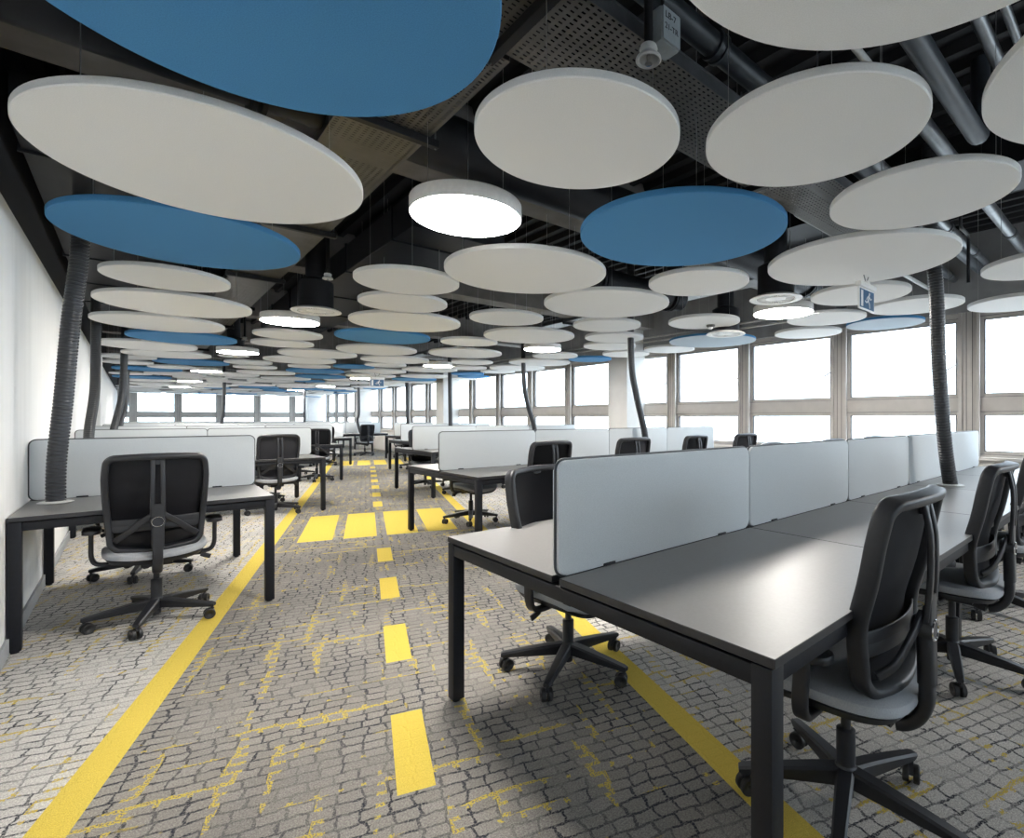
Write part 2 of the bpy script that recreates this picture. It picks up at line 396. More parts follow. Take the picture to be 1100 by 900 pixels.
MOD = 1.53
def window(i, M, p0, p1, handle=True):
    """one window bay between two mullion lines; local: x along wall, y outward, z up"""
    bm = bmesh.new()
    def fb(*a, **k): box(bm, *a, M=M, **k)
    hw = .085                                           # half mullion
    fb(p0-hw, p0+hw, -.02, .14, .80, 2.56, bev=.004)
    fb(p0-hw-.02, p0-hw+.012, -.05, -.02, .80, 2.56); fb(p0+hw-.012, p0+hw+.02, -.05, -.02, .80, 2.56)
    a, b = p0+hw, p1-hw
    # fixed lower light, transom, opening upper light
    fb(a, b, 0, .12, .80, .845, bev=.003); fb(a, b, 0, .12, 1.36, 1.53, bev=.003); fb(a, b, 0, .12, 2.50, 2.56, bev=.003)
    for z0, z1 in ((.845, 1.36), (1.53, 2.50)):
        fb(a, a+.06, .02, .09, z0, z1, bev=.004); fb(b-.06, b, .02, .09, z0, z1, bev=.004)
        fb(a+.06, b-.06, .02, .09, z0, z0+.045, bev=.004); fb(a+.06, b-.06, .02, .09, z1-.05, z1, bev=.004)
    o = struct('window_%d' % i, bm, M_frame, True)
    bm = bmesh.new()
    for z0, z1 in ((.885, 1.315), (1.57, 2.455)): box(bm, a+.055, b-.055, .05, .056, z0, z1, M=M)
    g = obj('window_pane', bm, M_glass, o, False)
    bm = bmesh.new()                                  # dark gaskets and shadow gaps
    for z0, z1 in ((.845, 1.36), (1.53, 2.50)):
        box(bm, a-.002, a+.006, .012, .021, z0, z1, M=M); box(bm, b-.006, b+.002, .012, .021, z0, z1, M=M)
        box(bm, a, b, .012, .021, z0-.003, z0+.004, M=M); box(bm, a, b, .012, .021, z1-.004, z1+.003, M=M)
        box(bm, a+.054, a+.062, .016, .05, z0+.04, z1-.045, M=M); box(bm, b-.062, b-.054, .016, .05, z0+.04, z1-.045, M=M)
        box(bm, a+.055, b-.055, .016, .05, z0+.041, z0+.047, M=M); box(bm, a+.055, b-.055, .016, .05, z1-.052, z1-.046, M=M)
    for q in (p0-.03, p0+.03): box(bm, q-.003, q+.003, -.0215, -.019, .82, 2.56, M=M)
    obj('window_gasket', bm, M_gasket, o, False)
    if handle:
        bm = bmesh.new()
        box(bm, b-.042, b-.018, -.002, .02, 1.86, 1.99, .004, M=M)
        H_ = Matrix.Translation((b-.03, 0, 1.945)) @ Matrix.Rotation(R(32), 4, 'Y')
        box(bm, -.012, .012, -.034, 0, -.012, .012, .003, M=M @ H_)
        H2 = Matrix.Translation((b-.03, -.03, 1.945)) @ Matrix.Rotation(R(-32), 4, 'Y')
        box(bm, -.125, .01, -.008, .008, -.011, .011, .005, M=M @ H2)
        obj('window_handle', bm, M_silver, o)
    return o
i = 1
M_side = Matrix(((0, 1, 0, W_X+.04), (-1, 0, 0, 0), (0, 0, 1, 0), (0, 0, 0, 1)))   # local x -> -Y, y -> +X
for k in range(-5, 19):                                # side windows; p runs towards -Y
    p0 = -(k+1)*MOD-.0; p1 = -k*MOD
    window(i, M_side, p0, p1, handle=(k < 8)); i += 1
M_back = Matrix(((1, 0, 0, 0), (0, 1, 0, B_Y+.04), (0, 0, 1, 0), (0, 0, 0, 1)))
for k in range(-1, 5):
    if k == -1: window(i, M_back, -.51-.085, 0, False)
    else: window(i, M_back, k*MOD, (k+1)*MOD if k < 4 else 6.72+.085, False)
    i += 1
M_rear = Matrix(((-1, 0, 0, 0), (0, -1, 0, N_Y-.04), (0, 0, 1, 0), (0, 0, 0, 1)))


for k in range(5): window(i, M_rear, -(k+1)*MOD, -k*MOD, False); i += 1  # unseen windows added in the rear wall for blue fill light

# ------------------------------------------------------------------ office chair
def make_chair():
    t = thing('office_chair', 'x', 'chair')
    # star base
    bm = bmesh.new()
    lathe(bm, [(.03, .075), (.036, .08), (.036, .135), (.028, .15)], 20)
    for k in range(5):
        a = R(270+72*k); d = Vector((cos(a), sin(a), 0)); s = Vector((-sin(a), cos(a), 0))
        prev = None
        for (r, zt, h, w) in ((.02, .142, .058, .056), (.10, .134, .052, .052), (.22, .117, .040, .044), (.325, .100, .026, .037), (.340, .095, .018, .030)):
            q = [d*r+s*(w/2*.72)+Vector((0,0,zt)), d*r-s*(w/2*.72)+Vector((0,0,zt)), d*r-s*(w/2)+Vector((0,0,zt-.008)), d*r-s*(w/2*.8)+Vector((0,0,zt-h)), d*r+s*(w/2*.8)+Vector((0,0,zt-h)), d*r+s*(w/2)+Vector((0,0,zt-.008))]
            ring = [bm.verts.new(v) for v in q]
            if prev:
                for j in range(6): bm.faces.new((prev[j], prev[(j+1)%6], ring[(j+1)%6], ring[j]))
            else: bm.faces.new(ring)
            prev = ring
        bm.faces.new(prev)
    obj('star_base', bm, M_chair, t)
    # castors
    for k in range(5):
        a = R(270+72*k); cx, cy = .325*cos(a), .325*sin(a); sw = R(40+67*k)
        M = Matrix.Translation((cx, cy, 0)) @ Matrix.Rotation(sw, 4, 'Z')
        bm = bmesh.new()
        lathe(bm, [(.008, .05), (.008, .085)], 8)
        vs0 = set(bm.verts)
        # hood
        hood = [(-.012, .062), (.0, .068), (.018, .066), (.034, .052), (.040, .036), (.034, .036), (.026, .05), (.0, .056)]
        for sx in (-1,):
            a_ = [bm.verts.new((-.007, y, z)) for y, z in hood]; b_ = [bm.verts.new((.007, y, z)) for y, z in hood]
            bm.faces.new(a_[::-1]); bm.faces.new(b_)
            for j in range(len(hood)): bm.faces.new((a_[j], a_[(j+1)%8], b_[(j+1)%8], b_[j]))
        bmesh.ops.transform(bm, matrix=M, verts=bm.verts)
        cst = obj('castor', bm, M_chair, t)
        for sx in (-1, 1):
            bm = bmesh.new()
            lathe(bm, [(.012, sx*.008), (.029, sx*.0065), (.031, sx*.009), (.031, sx*.023), (.027, sx*.0265), (.010, sx*.024), (.006, sx*.020)], 20, (0, .014, .031), 'x')
            bmesh.ops.transform(bm, matrix=M, verts=bm.verts)
            obj('castor_wheel', bm, M_tyre, cst)
    bm = bmesh.new(); lathe(bm, [(.029, .13), (.029, .26), (.026, .262), (.0155, .264), (.0155, .36), (.03, .362), (.03, .385)], 20)
    lathe(bm, [(.02, .04), (.024, .045), (.024, .09)], 16)
    obj('gas_column', bm, M_chair, t)
    # mechanism
    bm = bmesh.new()
    prism(bm, [(-.075, -.10), (.075, -.10), (.085, .02), (.07, .12), (-.07, .12), (-.085, .02)], .362, .405, bev=.008)
    m = obj('tilt_mechanism', bm, M_chair, t)
    bm = bmesh.new()
    tube(bm, spline([(.07, .02, .385), (.16, .02, .382), (.215, .015, .38), (.235, .01, .372)], 4), .006, 8)
    sweep(bm, [(.225, .01, .378), (.25, .008, .365), (.275, .004, .355)], rrect(.012, .03, .004))
    obj('adjustment_lever', bm, M_chair, m)
    # seat
    def seat(bm, z_lo, z_hi, grow, n=40, puff=.018):
        def outline(a):
            ca, sa = cos(a), sin(a); e = .52
            x_ = math.copysign(abs(ca)**e, ca); y_ = math.copysign(abs(sa)**e, sa)
            w = .255+.008*y_
            return (x_*(w+grow), y_*(.25+grow)+.035)
        def zt(x_, y_):
            yy = (y_-.035)/.235
            return .030*(x_/.245)**2*(1-.5*max(0, yy))-.042*max(0, yy-.35)**2*2.2+.010*max(0, -yy)**2-.012
        rings = []
        for s, dz in ((.0, puff), (.3, puff), (.6, puff*.95), (.8, puff*.7), (.92, puff*.25), (.985, -puff*.5), (1.0, -puff*1.3), (.985, -puff*2.1)):
            ring = []
            for k in range(n):
                x_, y_ = outline(2*pi*k/n); x_, y_ = x_*s, .035+(y_-.035)*s
                ring.append(bm.verts.new((x_, y_, max(z_lo, z_hi+dz+zt(x_, y_)))) if s > 0 else None)
            rings.append(ring)
        c = bm.verts.new((0, .035, z_hi+puff-.012))
        for k in range(n): bm.faces.new((c, rings[1][k], rings[1][(k+1)%n]))
        for a_, b_ in zip(rings[1:], rings[2:]):
            for k in range(n): bm.faces.new((a_[k], a_[(k+1)%n], b_[(k+1)%n], b_[k]))
        last = rings[-1]; bot = []
        for k in range(n):
            x_, y_ = outline(2*pi*k/n); bot.append(bm.verts.new((x_*.93, .035+(y_-.035)*.93, z_lo+zt(x_*.9, y_*.9)+.004)))
        for k in range(n): bm.faces.new((last[k], last[(k+1)%n], bot[(k+1)%n], bot[k]))
        bm.faces.new(bot)
    bm = bmesh.new(); seat(bm, .425, .468, 0); obj('seat', bm, M_seat, t)
    bm = bmesh.new(); seat(bm, .398, .430, -.012, puff=.006); obj('seat_shell', bm, M_chair, t)
    # back
    ZB, ZT = .495, 1.045
    def yb(x_, z_):                                     # curve of the back in side view and in plan
        u_ = (z_-.54)/.52
        return -.137-.078*max(0, u_)**1.25+.040*(x_/.235)**2-.02+.018*math.exp(-((u_-.28)/.2)**2)
    def hw(z_):
        u_ = (z_-ZB)/(ZT-ZB); return .205+.030*math.sin(pi*min(1, u_*1.15)*.5)-.010*max(0, u_-.8)/.2
    path = []
    def corner(cx, cz, a0, a1, r, n=6):
        return [(cx+r*cos(R(a0+(a1-a0)*k/n)), cz+r*sin(R(a0+(a1-a0)*k/n))) for k in range(n+1)]
    pts = []
    rb, rt = .06, .045
    def side(sgn, zs): return [(sgn*hw(z_), z_) for z_ in zs]
    zs = [ZB+rb+(ZT-rt-ZB-rb)*k/12 for k in range(13)]
    pts += side(1, zs)
    pts += corner(hw(ZT-rt)-rt, ZT-rt, 0, 90, rt)[1:]
    pts += [(x_, ZT+.006*(1-(x_/.17)**2)) for x_ in (.12, .06, 0, -.06, -.12)]
    pts += corner(-hw(ZT-rt)+rt, ZT-rt, 90, 180, rt)
    pts += side(-1, zs[::-1])[1:]
    pts += corner(-hw(ZB+rb)+rb, ZB+rb, 180, 270, rb)[1:]
    pts += [(x_, ZB-.012*(1-(x_/.15)**2)) for x_ in (-.1, -.05, 0, .05, .1)]
    pts += corner(hw(ZB+rb)-rb, ZB+rb, 270, 360, rb)[:-1]
    loop = [Vector((x_, yb(x_, z_), z_)) for x_, z_ in pts]
    bm = bmesh.new(); sweep(bm, loop, rrect(.032, .054, .011), True, up=(0, 1, .2)); obj('back_frame', bm, M_chair, t)
    bm = bmesh.new(); nx, nz = 14, 22; grid = []
    for j in range(nz+1):
        z_ = ZB+.004+(ZT-ZB-.006)*j/nz; row = []
        # local half width honours the rounded corners
        w = hw(z_)
        if z_ < ZB+rb: w = w-rb+math.sqrt(max(0, rb*rb-(ZB+rb-z_)**2))
        if z_ > ZT-rt: w = w-rt+math.sqrt(max(0, rt*rt-(z_-ZT+rt)**2))
        for k in range(nx+1):
            x_ = -w+2*w*k/nx; row.append(bm.verts.new((x_, yb(x_, z_)+.012, z_)))
        grid.append(row)
    for j in range(nz):
        for k in range(nx): bm.faces.new((grid[j][k], grid[j][k+1], grid[j+1][k+1], grid[j+1][k]))
    r = bmesh.ops.solidify(bm, geom=bm.faces[:], thickness=.003)
    obj('mesh_backrest', bm, M_mesh, t)
    # lumbar pad: two slotted bands behind the mesh
    lum = None
    for z_, h in ((.655, .020), (.62, .020)):
        bm = bmesh.new()
        sweep(bm, [Vector((x_, yb(x_, z_)-.012, z_)) for x_ in [-.205+.41*k/14 for k in range(15)]], rrect(h*2, .006, .003), up=(0, 1, 0))
        obj('lumbar_band', bm, M_chair, t)
    # spine: two strips joined at the ends
    bm = bmesh.new()
    sp = lambda z_: -.236-.012*sin(pi*(z_-.68)/.38)+.012*max(0, (z_-.95)/.1)
    for sx in (-1, 1):
        sweep(bm, [Vector((sx*(.022+.004*(ZT-z_)/.4), sp(z_), z_)) for z_ in [.69+.36*k/10 for k in range(11)]], rrect(.022, .016, .005), up=(0, 1, 0))
    sweep(bm, [(0, sp(1.045), 1.0), (0, sp(1.045), ZT-.002)], rrect(.062, .02, .006), up=(0, 1, 0))
    sweep(bm, [(0, sp(.74), .68), (0, sp(.74), .765)], rrect(.062, .018, .006), up=(0, 1, 0))
    obj('back_spine', bm, M_chair, t)
    for sx in (-1, 1):
        bm = bmesh.new()
        sweep(bm, spline([(sx*.015, -.222, .705), (sx*.08, -.215, .655), (sx*.15, -.195, .59), (sx*.19, -.160, .555)], 5), rrect(.034, .014, .005), up=(0, 1, 0))
        obj('back_strut', bm, M_chair, t)
    bm = bmesh.new()
    lathe(bm, [(.030, -.195), (.036, -.20), (.036, -.246), (.032, -.252)], 28, (0, 0, .66), 'y')
    h = obj('pivot_hub', bm, M_chair, t)
    bm = bmesh.new()
    path = [Vector((.0285*cos(2*pi*k/28), -.2525, .66+.0285*sin(2*pi*k/28))) for k in range(28)]
    tube(bm, path, .0035, 6, True); obj('hub_ring', bm, M_chrome, h)
    bm = bmesh.new()
    sweep(bm, spline([(0, -.227, .69), (0, -.231, .60), (0, -.232, .50), (0, -.229, .435), (0, -.205, .382), (0, -.155, .350), (0, -.08, .365), (0, -.03, .375)], 5), rrect(.050, .040, .014), up=(0, 1, 0))
    s_ = obj('back_support', bm, M_chair, t)
    bm = bmesh.new(); sweep(bm, spline([(0, -.227, .70), (0, -.231, .60), (0, -.2325, .50)], 5), rrect(.060, .046, .016), up=(0, 1, 0))
    obj('support_sleeve', bm, M_chair, s_)
    for sx in (-1, 1):
        bm = bmesh.new()
        sweep(bm, spline([(sx*.13, .02, .392), (sx*.22, .02, .392), (sx*.275, .015, .405), (sx*.295, .012, .45), (sx*.296, .008, .52), (sx*.296, .004, .595)], 5), rrect(.022, .048, .008), up=(0, 1, 0))
        ar = obj('armrest', bm, M_chair, t)
        bm = bmesh.new()
        prism(bm, [(x_+sx*.293, y_+.02) for x_, y_ in rrect(.082, .20, .034, 5)], .592, .618, bev=.007)
        obj('arm_pad', bm, M_chair, ar)
    return t
chair0 = make_chair(); chair0_used = [False]
PH = random.Random(5)
def phase(c, a):
    for ch in c.children:
        if ch.name.startswith(('star_base', 'castor')): ch.rotation_euler = (0, 0, a)
    return c
def place_chair(x, y, rz, label, ph=None):
    if not chair0_used[0]:
        chair0_used[0] = True; chair0.location = (x, y, 0); chair0.rotation_euler = (0, 0, rz)
        chair0['label'] = label; chair0['group'] = 'office chairs at the desk benches'; return chair0
    c = dup(chair0, (x, y, 0), rz, label, 'office chairs at the desk benches')
    return phase(c, PH.uniform(0, R(72)) if ph is None else ph)

# ------------------------------------------------------------------ desk benches
RC = lambda r: 1.375+3.58*(r-1)                       # centre line of bench row r
ZD = .74
screen_cache = {}
def make_screen(w):
    key = round(w, 3)
    if key in screen_cache: return screen_cache[key], False
    t = thing('desk_screen', 'x', 'desk screen')
    bm = bmesh.new()
    MM = Matrix.Translation((0, 0, (.742+1.135)/2)) @ Matrix.Rotation(R(90), 4, 'X')
    prism(bm, rrect(w-.008, 1.135-.742, .035, 6), -.016, .016, M=MM, bev=.006)
    obj('fabric_panel', bm, M_screen, t)
    bm = bmesh.new()
    loop = [(x_, 0, z_+(.742+1.135)/2) for x_, z_ in rrect(w-.004, 1.135-.742+.004, .037, 6)]
    sweep(bm, loop, rrect(.012, .006, .002), True, up=(0, 1, 0)); obj('edge_piping', bm, M_trim, t)
    for sx in (-1, 1):
        bm = bmesh.new(); box(bm, sx*w*.3-.03, sx*w*.3+.03, -.021, .021, .70, .750, .003); obj('clamp', bm, M_leg, t)
    screen_cache[key] = t
    return t, True
def bench(row, side_, x0, n, nlab, slab):
    m = 1.24 if side_ == 'left' and row < 6 else 1.2; yc = RC(row); w = m*n; x1 = x0+w
    t = thing('desk_bench', nlab, 'desk', (x0, yc, 0), 0, 'long rows of back-to-back desks')
    for k in range(n):
        for s in (-1, 1):
            bm = bmesh.new(); ya, yb_ = sorted((s*.02, s*.80))
            vs = box(bm, k*m+.002, (k+1)*m-.002, ya, yb_, ZD-.024, ZD, .0015, 1)
            for f in bm.faces:
                if abs(f.normal.z) < .9 or f.calc_center_median().z < ZD-.01: f.material_index = 1
            bm.normal_update()
            for f in bm.faces: f.material_index = 0 if (f.normal.z > .9 and f.calc_center_median().z > ZD-.004) else 1
            obj('tabletop', bm, [M_top, M_edge], t, False)
    bm = bmesh.new()                                  # frame rails
    zr0, zr1 = ZD-.078, ZD-.030
    for y in (-.765, .765): box(bm, .045, w-.045, y-.018, y+.018, zr0, zr1, .002)
    for x_ in (.027, w-.027): box(bm, x_-.025, x_+.025, -.745, .745, zr0, zr1, .002)
    for k in range(1, n): box(bm, k*m-.02, k*m+.02, -.745, .745, zr0+.005, zr1, .002)
    box(bm, .05, w-.05, -.02, .02, zr0-.03, zr1, .002)
    obj('frame', bm, M_leg, t)
    xs = [.027]+[k*m for k in range(2, n, 2)]+[w-.027]
    for x_ in xs:
        for y in (-.767, .767):
            yy = y if x_ in (xs[0], xs[-1]) else y*.78
            bm = bmesh.new(); box(bm, x_-.027, x_+.027, yy-.027, yy+.027, .012, zr1+.004, .003)
            lathe(bm, [(.018, 0), (.018, .012)], 12, (x_, yy, 0)); obj('leg', bm, M_leg, t)
    for k in range(n):
        st, new = make_screen(m)
        loc = (x0+(k+.5)*m, yc, 0); kk = (k if side_ == 'right' else n-1-k)
        lb = slab % ORD[kk]
        if new: st.location = loc; st['label'] = lb; st['group'] = 'grey fabric desk screens'
        else: dup(st, loc, 0, lb, 'grey fabric desk screens')
right = {1: 5, 2: 4, 3: 3, 4: 2, 5: 1}; left = {2: 1, 3: 2, 4: 3, 5: 4}
for r, n in right.items():
    bench(r, 'right', 1.06+1.2*(r-1)+(.06 if r > 1 else 0), n,
          ['long desk bench nearest the camera, right of the aisle, dark legs and brownish top',
           'second desk bench right of the aisle, four desks long, reaching to the windows',
           'third desk bench right of the aisle, three desks long, reaching to the windows',
           'fourth desk bench right of the aisle, two desks long beside the windows',
           'fifth and shortest desk bench right of the aisle, one desk wide'][r-1],
          'pale grey desk screen on the '+['nearest','second','third','fourth','fifth'][r-1]+' right-hand bench, %s from the aisle')
for r, n in left.items():
    bench(r, 'left', -.505, n,
          ['', '', 'single-width desk bench against the left wall nearest the camera, black ribbed hose on it',
           'second desk bench along the left wall, two desks wide, left of the aisle',
           'third desk bench along the left wall, three desks wide, left of the aisle',
           'fourth desk bench along the left wall, four desks wide, left of the aisle'][r],
          'pale grey desk screen on the '+['nearest','second','third','fourth'][r-2]+' left-hand bench, %s from the aisle')
for r in (6, 7, 8):
    bench(r, 'left', -.45, 6, 'desk bench across the whole room beyond the aisle, %s of the three far rows' % ['nearest', 'middle', 'farthest'][r-6],
          'grey desk screen on the '+['nearest','middle','farthest'][r-6]+' far room-wide bench, %s from the window end')

SIDE = {-1: 'near', 1: 'far'}
special = {('right', 1, -1): [(1.735, .69, 0), (3.11, .71, 0, 0), (4.27, .74, R(4)), None, None],
           ('right', 1, 1): [(1.65, 2.03, pi+R(11), R(-31), .96), None, (4.15, 2.08, pi+R(5)), (5.35, 2.05, pi), (6.55, 2.08, pi-R(6))],
           ('right', 2, -1): [(2.94, 4.06, R(2)), (4.11, 4.08, R(-2)), (5.27, 4.12, R(4)), (6.34, 4.05, R(-3))],
           ('right', 2, 1): [(3.10, 5.72, pi+R(10)), (4.25, 5.70, pi-R(5)), (5.4, 5.7, pi), None],
           ('left', 2, -1): [(.11, 4.27, R(0), R(-17))],
           ('left', 2, 1): [(.08, 5.62, pi+R(12))],
           ('left', 3, -1): [None, (1.42, 7.98, R(2))],
           ('left', 3, 1): [None, (1.45, 9.2, pi+R(8))],
           ('left', 4, -1): [None, (1.6, 11.55, R(5)), (2.78, 11.55, R(-12))],
           ('far', 6, -1): [None, None, (2.55, 18.3, 0), (3.7, 18.25, R(6)), (4.75, 18.3, R(-8)), (5.86, 18.2, R(10))],
           ('left', 4, 1): [None, (1.5, 12.8, pi), (2.7, 12.8, pi+R(14))],
           }
def row_chairs(side_, r, x0, n):
    for s in (-1, 1):
        lst = special.get((side_, r, s))
        rng = random.Random(r*10+s+(100 if side_ == 'left' else 0))
        for k in range(n):
            kk = k if side_ == 'right' else n-1-k
            if side_ == 'far' and s > 0: continue
            if lst is not None:
                p = lst[k] if k < len(lst) else None
            else:
                p = (x0+(k+.5)*(1.24 if side_ == 'left' else 1.2)+rng.uniform(-.1, .1), RC(r)+s*(.64+rng.uniform(-.03, .06)), (0 if s < 0 else pi)+R(rng.uniform(-14, 14)))
            if p is None: continue
            if n == 1:
                lb = 'black mesh office chair on the %s side of the %s' % (SIDE[s], 'nearest left-hand single bench' if side_ == 'left' else 'shortest right-hand bench')
            elif side_ == 'far':
                lb = 'black mesh office chair at the nearest room-wide far bench, %s from the window end' % ORD[n-1-k]
            else:
                rr = ORD[(r-1) if side_ == 'right' else r-2].replace('first', 'nearest')
                lb = 'black office chair, %s side of %s %s-hand bench, %s place from the aisle' % (SIDE[s], rr, side_, ORD[kk])
            if side_ == 'far' and s > 0: continue
            c = place_chair(*p[:3], lb, p[3] if len(p) > 3 else None)
            if len(p) > 4: c.scale = (1, 1, p[4])
for r, n in right.items(): row_chairs('right', r, 1.06+1.2*(r-1)+(.06 if r > 1 else 0), n)
for r, n in left.items(): row_chairs('left', r, -.505, n)
row_chairs('far', 6, -.45, 6)

# ------------------------------------------------------------------ cable hoses
def hose(pts, rad, label, flange=True, pitch=.022):
    base = Vector(pts[0])
    P = spline([Vector(p)-base for p in pts], 24)
    # resample evenly
    L_ = [0]
    for a, b in zip(P, P[1:]): L_.append(L_[-1]+(b-a).length)
    n = int(L_[-1]/pitch); Q = []
    def at(s):
        for i_ in range(len(P)-1):
            if L_[i_+1] >= s:
                f = (s-L_[i_])/max(1e-6, L_[i_+1]-L_[i_]); return P[i_].lerp(P[i_+1], f)
        return P[-1].copy()
    rr = []
    for k in range(n):
        for f, q in ((0, .92), (.16, 1.), (.70, 1.), (.84, .92)):
            Q.append(at((k+f)*pitch)); rr.append(q)
    t = thing('cable_hose', label, 'cable hose', base, 0, 'ribbed cable hoses dropping from the ceiling to the desks')
    bm = bmesh.new(); sweep(bm, Q, circ(rad, 14), radii=rr); obj('ribbed_tube', bm, M_hose, t)
    bm = bmesh.new()                                  # seam lugs along one side
    for k in range(0, n, 1):
        p = at((k+.4)*pitch); box(bm, p.x+rad*.72-.004, p.x+rad*1.03, p.y-rad*.3-.006, p.y-rad*.3+.006, p.z-.006, p.z+.006)
    obj('link_lugs', bm, M_hose, t, False)
    if flange:
        bm = bmesh.new(); lathe(bm, [(rad*.7, .001), (rad*1.75, .001), (rad*1.8, .004), (rad*1.55, .009), (rad*1.02, .012), (rad*.9, .012)], 28); obj('desk_collar', bm, M_white_pl, t)
M_white_pl = mat('white_plastic', (.7, .7, .69), .45)
hose([(-.365, 4.72, .742), (-.36, 4.70, 1.0), (-.33, 4.70, 1.4), (-.30, 4.74, 1.9), (-.26, 4.78, 2.4), (-.25, 4.8, 3.0), (-.25, 4.8, 3.44)], .047, 'thick black ribbed cable hose rising from the nearest left-hand desk, nearest the camera')
hose([(-.36, 8.05, .742), (-.37, 8.1, 1.1), (-.33, 8.3, 1.6), (-.33, 8.5, 2.2), (-.33, 8.5, 3.44)], .047, 'black ribbed cable hose by the left wall at the second left-hand bench')
hose([(-.28, 11.7, .742), (-.24, 11.8, 1.1), (-.15, 12.0, 1.6), (-.12, 12.0, 2.1), (-.1, 12.0, 3.44)], .05, 'leaning black cable hose near the left wall at the third left-hand bench')
hose([(-.26, 15.4, .742), (-.2, 15.5, 1.2), (-.12, 15.6, 1.7), (-.1, 15.6, 3.44)], .05, 'black cable hose near the left wall at the fourth left-hand bench')
hose([(4.86, 1.12, .742), (4.77, 1.13, 1.0), (4.70, 1.14, 1.35), (4.68, 1.16, 1.8), (4.66, 1.17, 2.3), (4.62, 1.2, 2.8), (4.6, 1.2, 3.44)], .052, 'curved black ribbed cable hose standing on the nearest right-hand bench before the windows')
hose([(5.26, 4.75, .742), (5.22, 4.76, 1.1), (5.08, 4.78, 1.6), (5.0, 4.8, 2.1), (4.98, 4.8, 3.44)], .045, 'curved black cable hose on the second right-hand bench, in front of the column')
hose([(6.0, 8.4, .742), (5.95, 8.4, 1.1), (5.78, 8.4, 1.6), (5.7, 8.4, 2.1), (5.68, 8.4, 3.44)], .045, 'leaning black cable hose on the third right-hand bench')
hose([(5.95, 12.0, .742), (5.93, 12.0, 1.2), (5.9, 12.0, 3.44)], .05, 'straight dark cable hose on the fourth right-hand bench by a column')
hose([(6.3, 15.5, .742), (6.25, 15.5, 1.2), (6.2, 15.5, 3.44)], .05, 'dark cable hose at the fifth and shortest right-hand bench')
hose([(6.0, 19.1, .742), (5.9, 19.1, 1.2), (5.95, 19.1, 1.6), (5.9, 19.1, 3.44)], .045, 'thin looking dark cable hose at the window end of the far benches')
hose([(1.9, 19.1, .742), (2.0, 19.1, 1.2), (2.05, 19.1, 1.8), (2.05, 19.1, 3.44)], .045, 'thin dark cable hose before the back windows, at the nearest far bench')
hose([(5.0, 22.6, .742), (5.0, 22.6, 1.5), (5.0, 22.6, 3.44)], .045, 'thin dark cable hose at the middle far bench')

# ------------------------------------------------------------------ acoustic ceiling discs
K = .8889; ZS = 2.365; TH = .034
raw = [('W',.30,3.16,1),('B',.28,4.52,1),('W',1.47,1.74,0),('W',2.21,1.03,0),('B',2.73,2.16,1),('W',3.27,.91,0),('W',4.25,1.60,1),('W',2.48,3.61,1),
('W',1.84,4.56,0),('W',2.15,5.44,0),('W',2.61,6.52,1),('B',2.83,7.93,1),('W',3.29,9.53,1),('W',4.12,10.87,1),('W',4.36,12.09,0),('W',4.82,13.85,1),
('W',3.81,4.03,1),('W',3.83,2.83,0),('W',4.68,4.94,0),('W',5.47,5.61,0),('W',6.06,6.33,0),('W',7.02,6.88,0),('B',7.1,8.01,0),('W',7.13,5.9,0),
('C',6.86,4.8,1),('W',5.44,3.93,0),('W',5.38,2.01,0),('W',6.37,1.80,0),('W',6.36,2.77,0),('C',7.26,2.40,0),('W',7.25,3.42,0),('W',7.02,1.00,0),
('W',5.45,.58,0),('W',.23,5.89,0),('W',.36,7.2,1),('W',.27,8.74,1),('B',.58,10.12,1),('W',.18,11.55,1),('W',.5,12.9,1),('W',-.08,13.95,0),
('B',.97,14.39,1),('W',-.1,15.31,0),('W',1.71,8.68,0),('W',1.84,9.75,0),('W',2.65,10.89,1),('W',2.65,12.30,1),('W',1.90,13.58,0),('W',2.2,14.74,0),
('B',3.56,14.9,1),('W',3.12,13.62,0),('W',2.69,16.3,1),('W',3.42,5.41,0),('W',4.42,6.36,1),('W',4.04,7.51,0),('W',4.7,8.88,1),('W',5.57,10.22,0),
('B',6.93,12.97,0),('W',6.19,8.03,0),('W',6.70,9.25,1),('W',7.02,10.62,1),('W',7.18,11.79,0),('W',5.62,12.5,1),('B',.24,1.67,1),('W',1.25,.25,1),('W',2.63,-.19,1)]
discs = []
for c, x_, y_, b_ in raw: discs.append([c, x_*K, y_*K, .6 if b_ else .4])
RR = random.Random(11)
lampsXY = [(1.34, 2.52), (1.32, 6.60), (1.29, 10.28), (1.27, 14.9), (1.24, 19.2), (1.2, 22.9), (5.0, 2.62), (4.81, 6.56), (4.72, 10.12), (4.66, 14.7), (4.9, 19.2), (4.7, 22.6), (5.1, -1.4)]  # last entry is an unseen lamp added behind the camera as fill
ventsXY = [(4.37, 2.36, 2.365), (1.39, 5.79, 2.365), (5.33, 3.53, 2.29), (1.31, 10.94, 2.365)]
tries = 0
for rad, cnt in ((.6, 9000), (.4, 9000)):
    for _ in range(cnt):
        x_, y_ = RR.uniform(L_X+rad+.03, W_X-.45-rad if rad > .5 else W_X-.5-rad+.3), RR.uniform(8.6, B_Y-.9)
        if rad > .5 and RR.random() < .3: continue
        if y_ < 14.2 and (x_ < 2.4 or y_ < 12.2): 
            if not (x_ > 3.2 and y_ > 11.5) and not (x_ < .2): 
                if not (5.3 < x_ < 6.8): continue
        if any(math.hypot(x_-d[1], y_-d[2]) < rad+d[3]+.02 for d in discs): continue
        if any(math.hypot(x_-a, y_-b) < rad+.31 for a, b in lampsXY): continue
        discs.append(['B' if RR.random() < .2 else 'W', x_, y_, rad])
def disc_mesh(bm, rad, n):
    lathe(bm, [(rad-.004, 0), (rad, .004), (rad, TH-.004), (rad-.004, TH)], n)
    for f in bm.faces:
        c_ = f.calc_center_median()
        f.material_index = 0
cache = {}
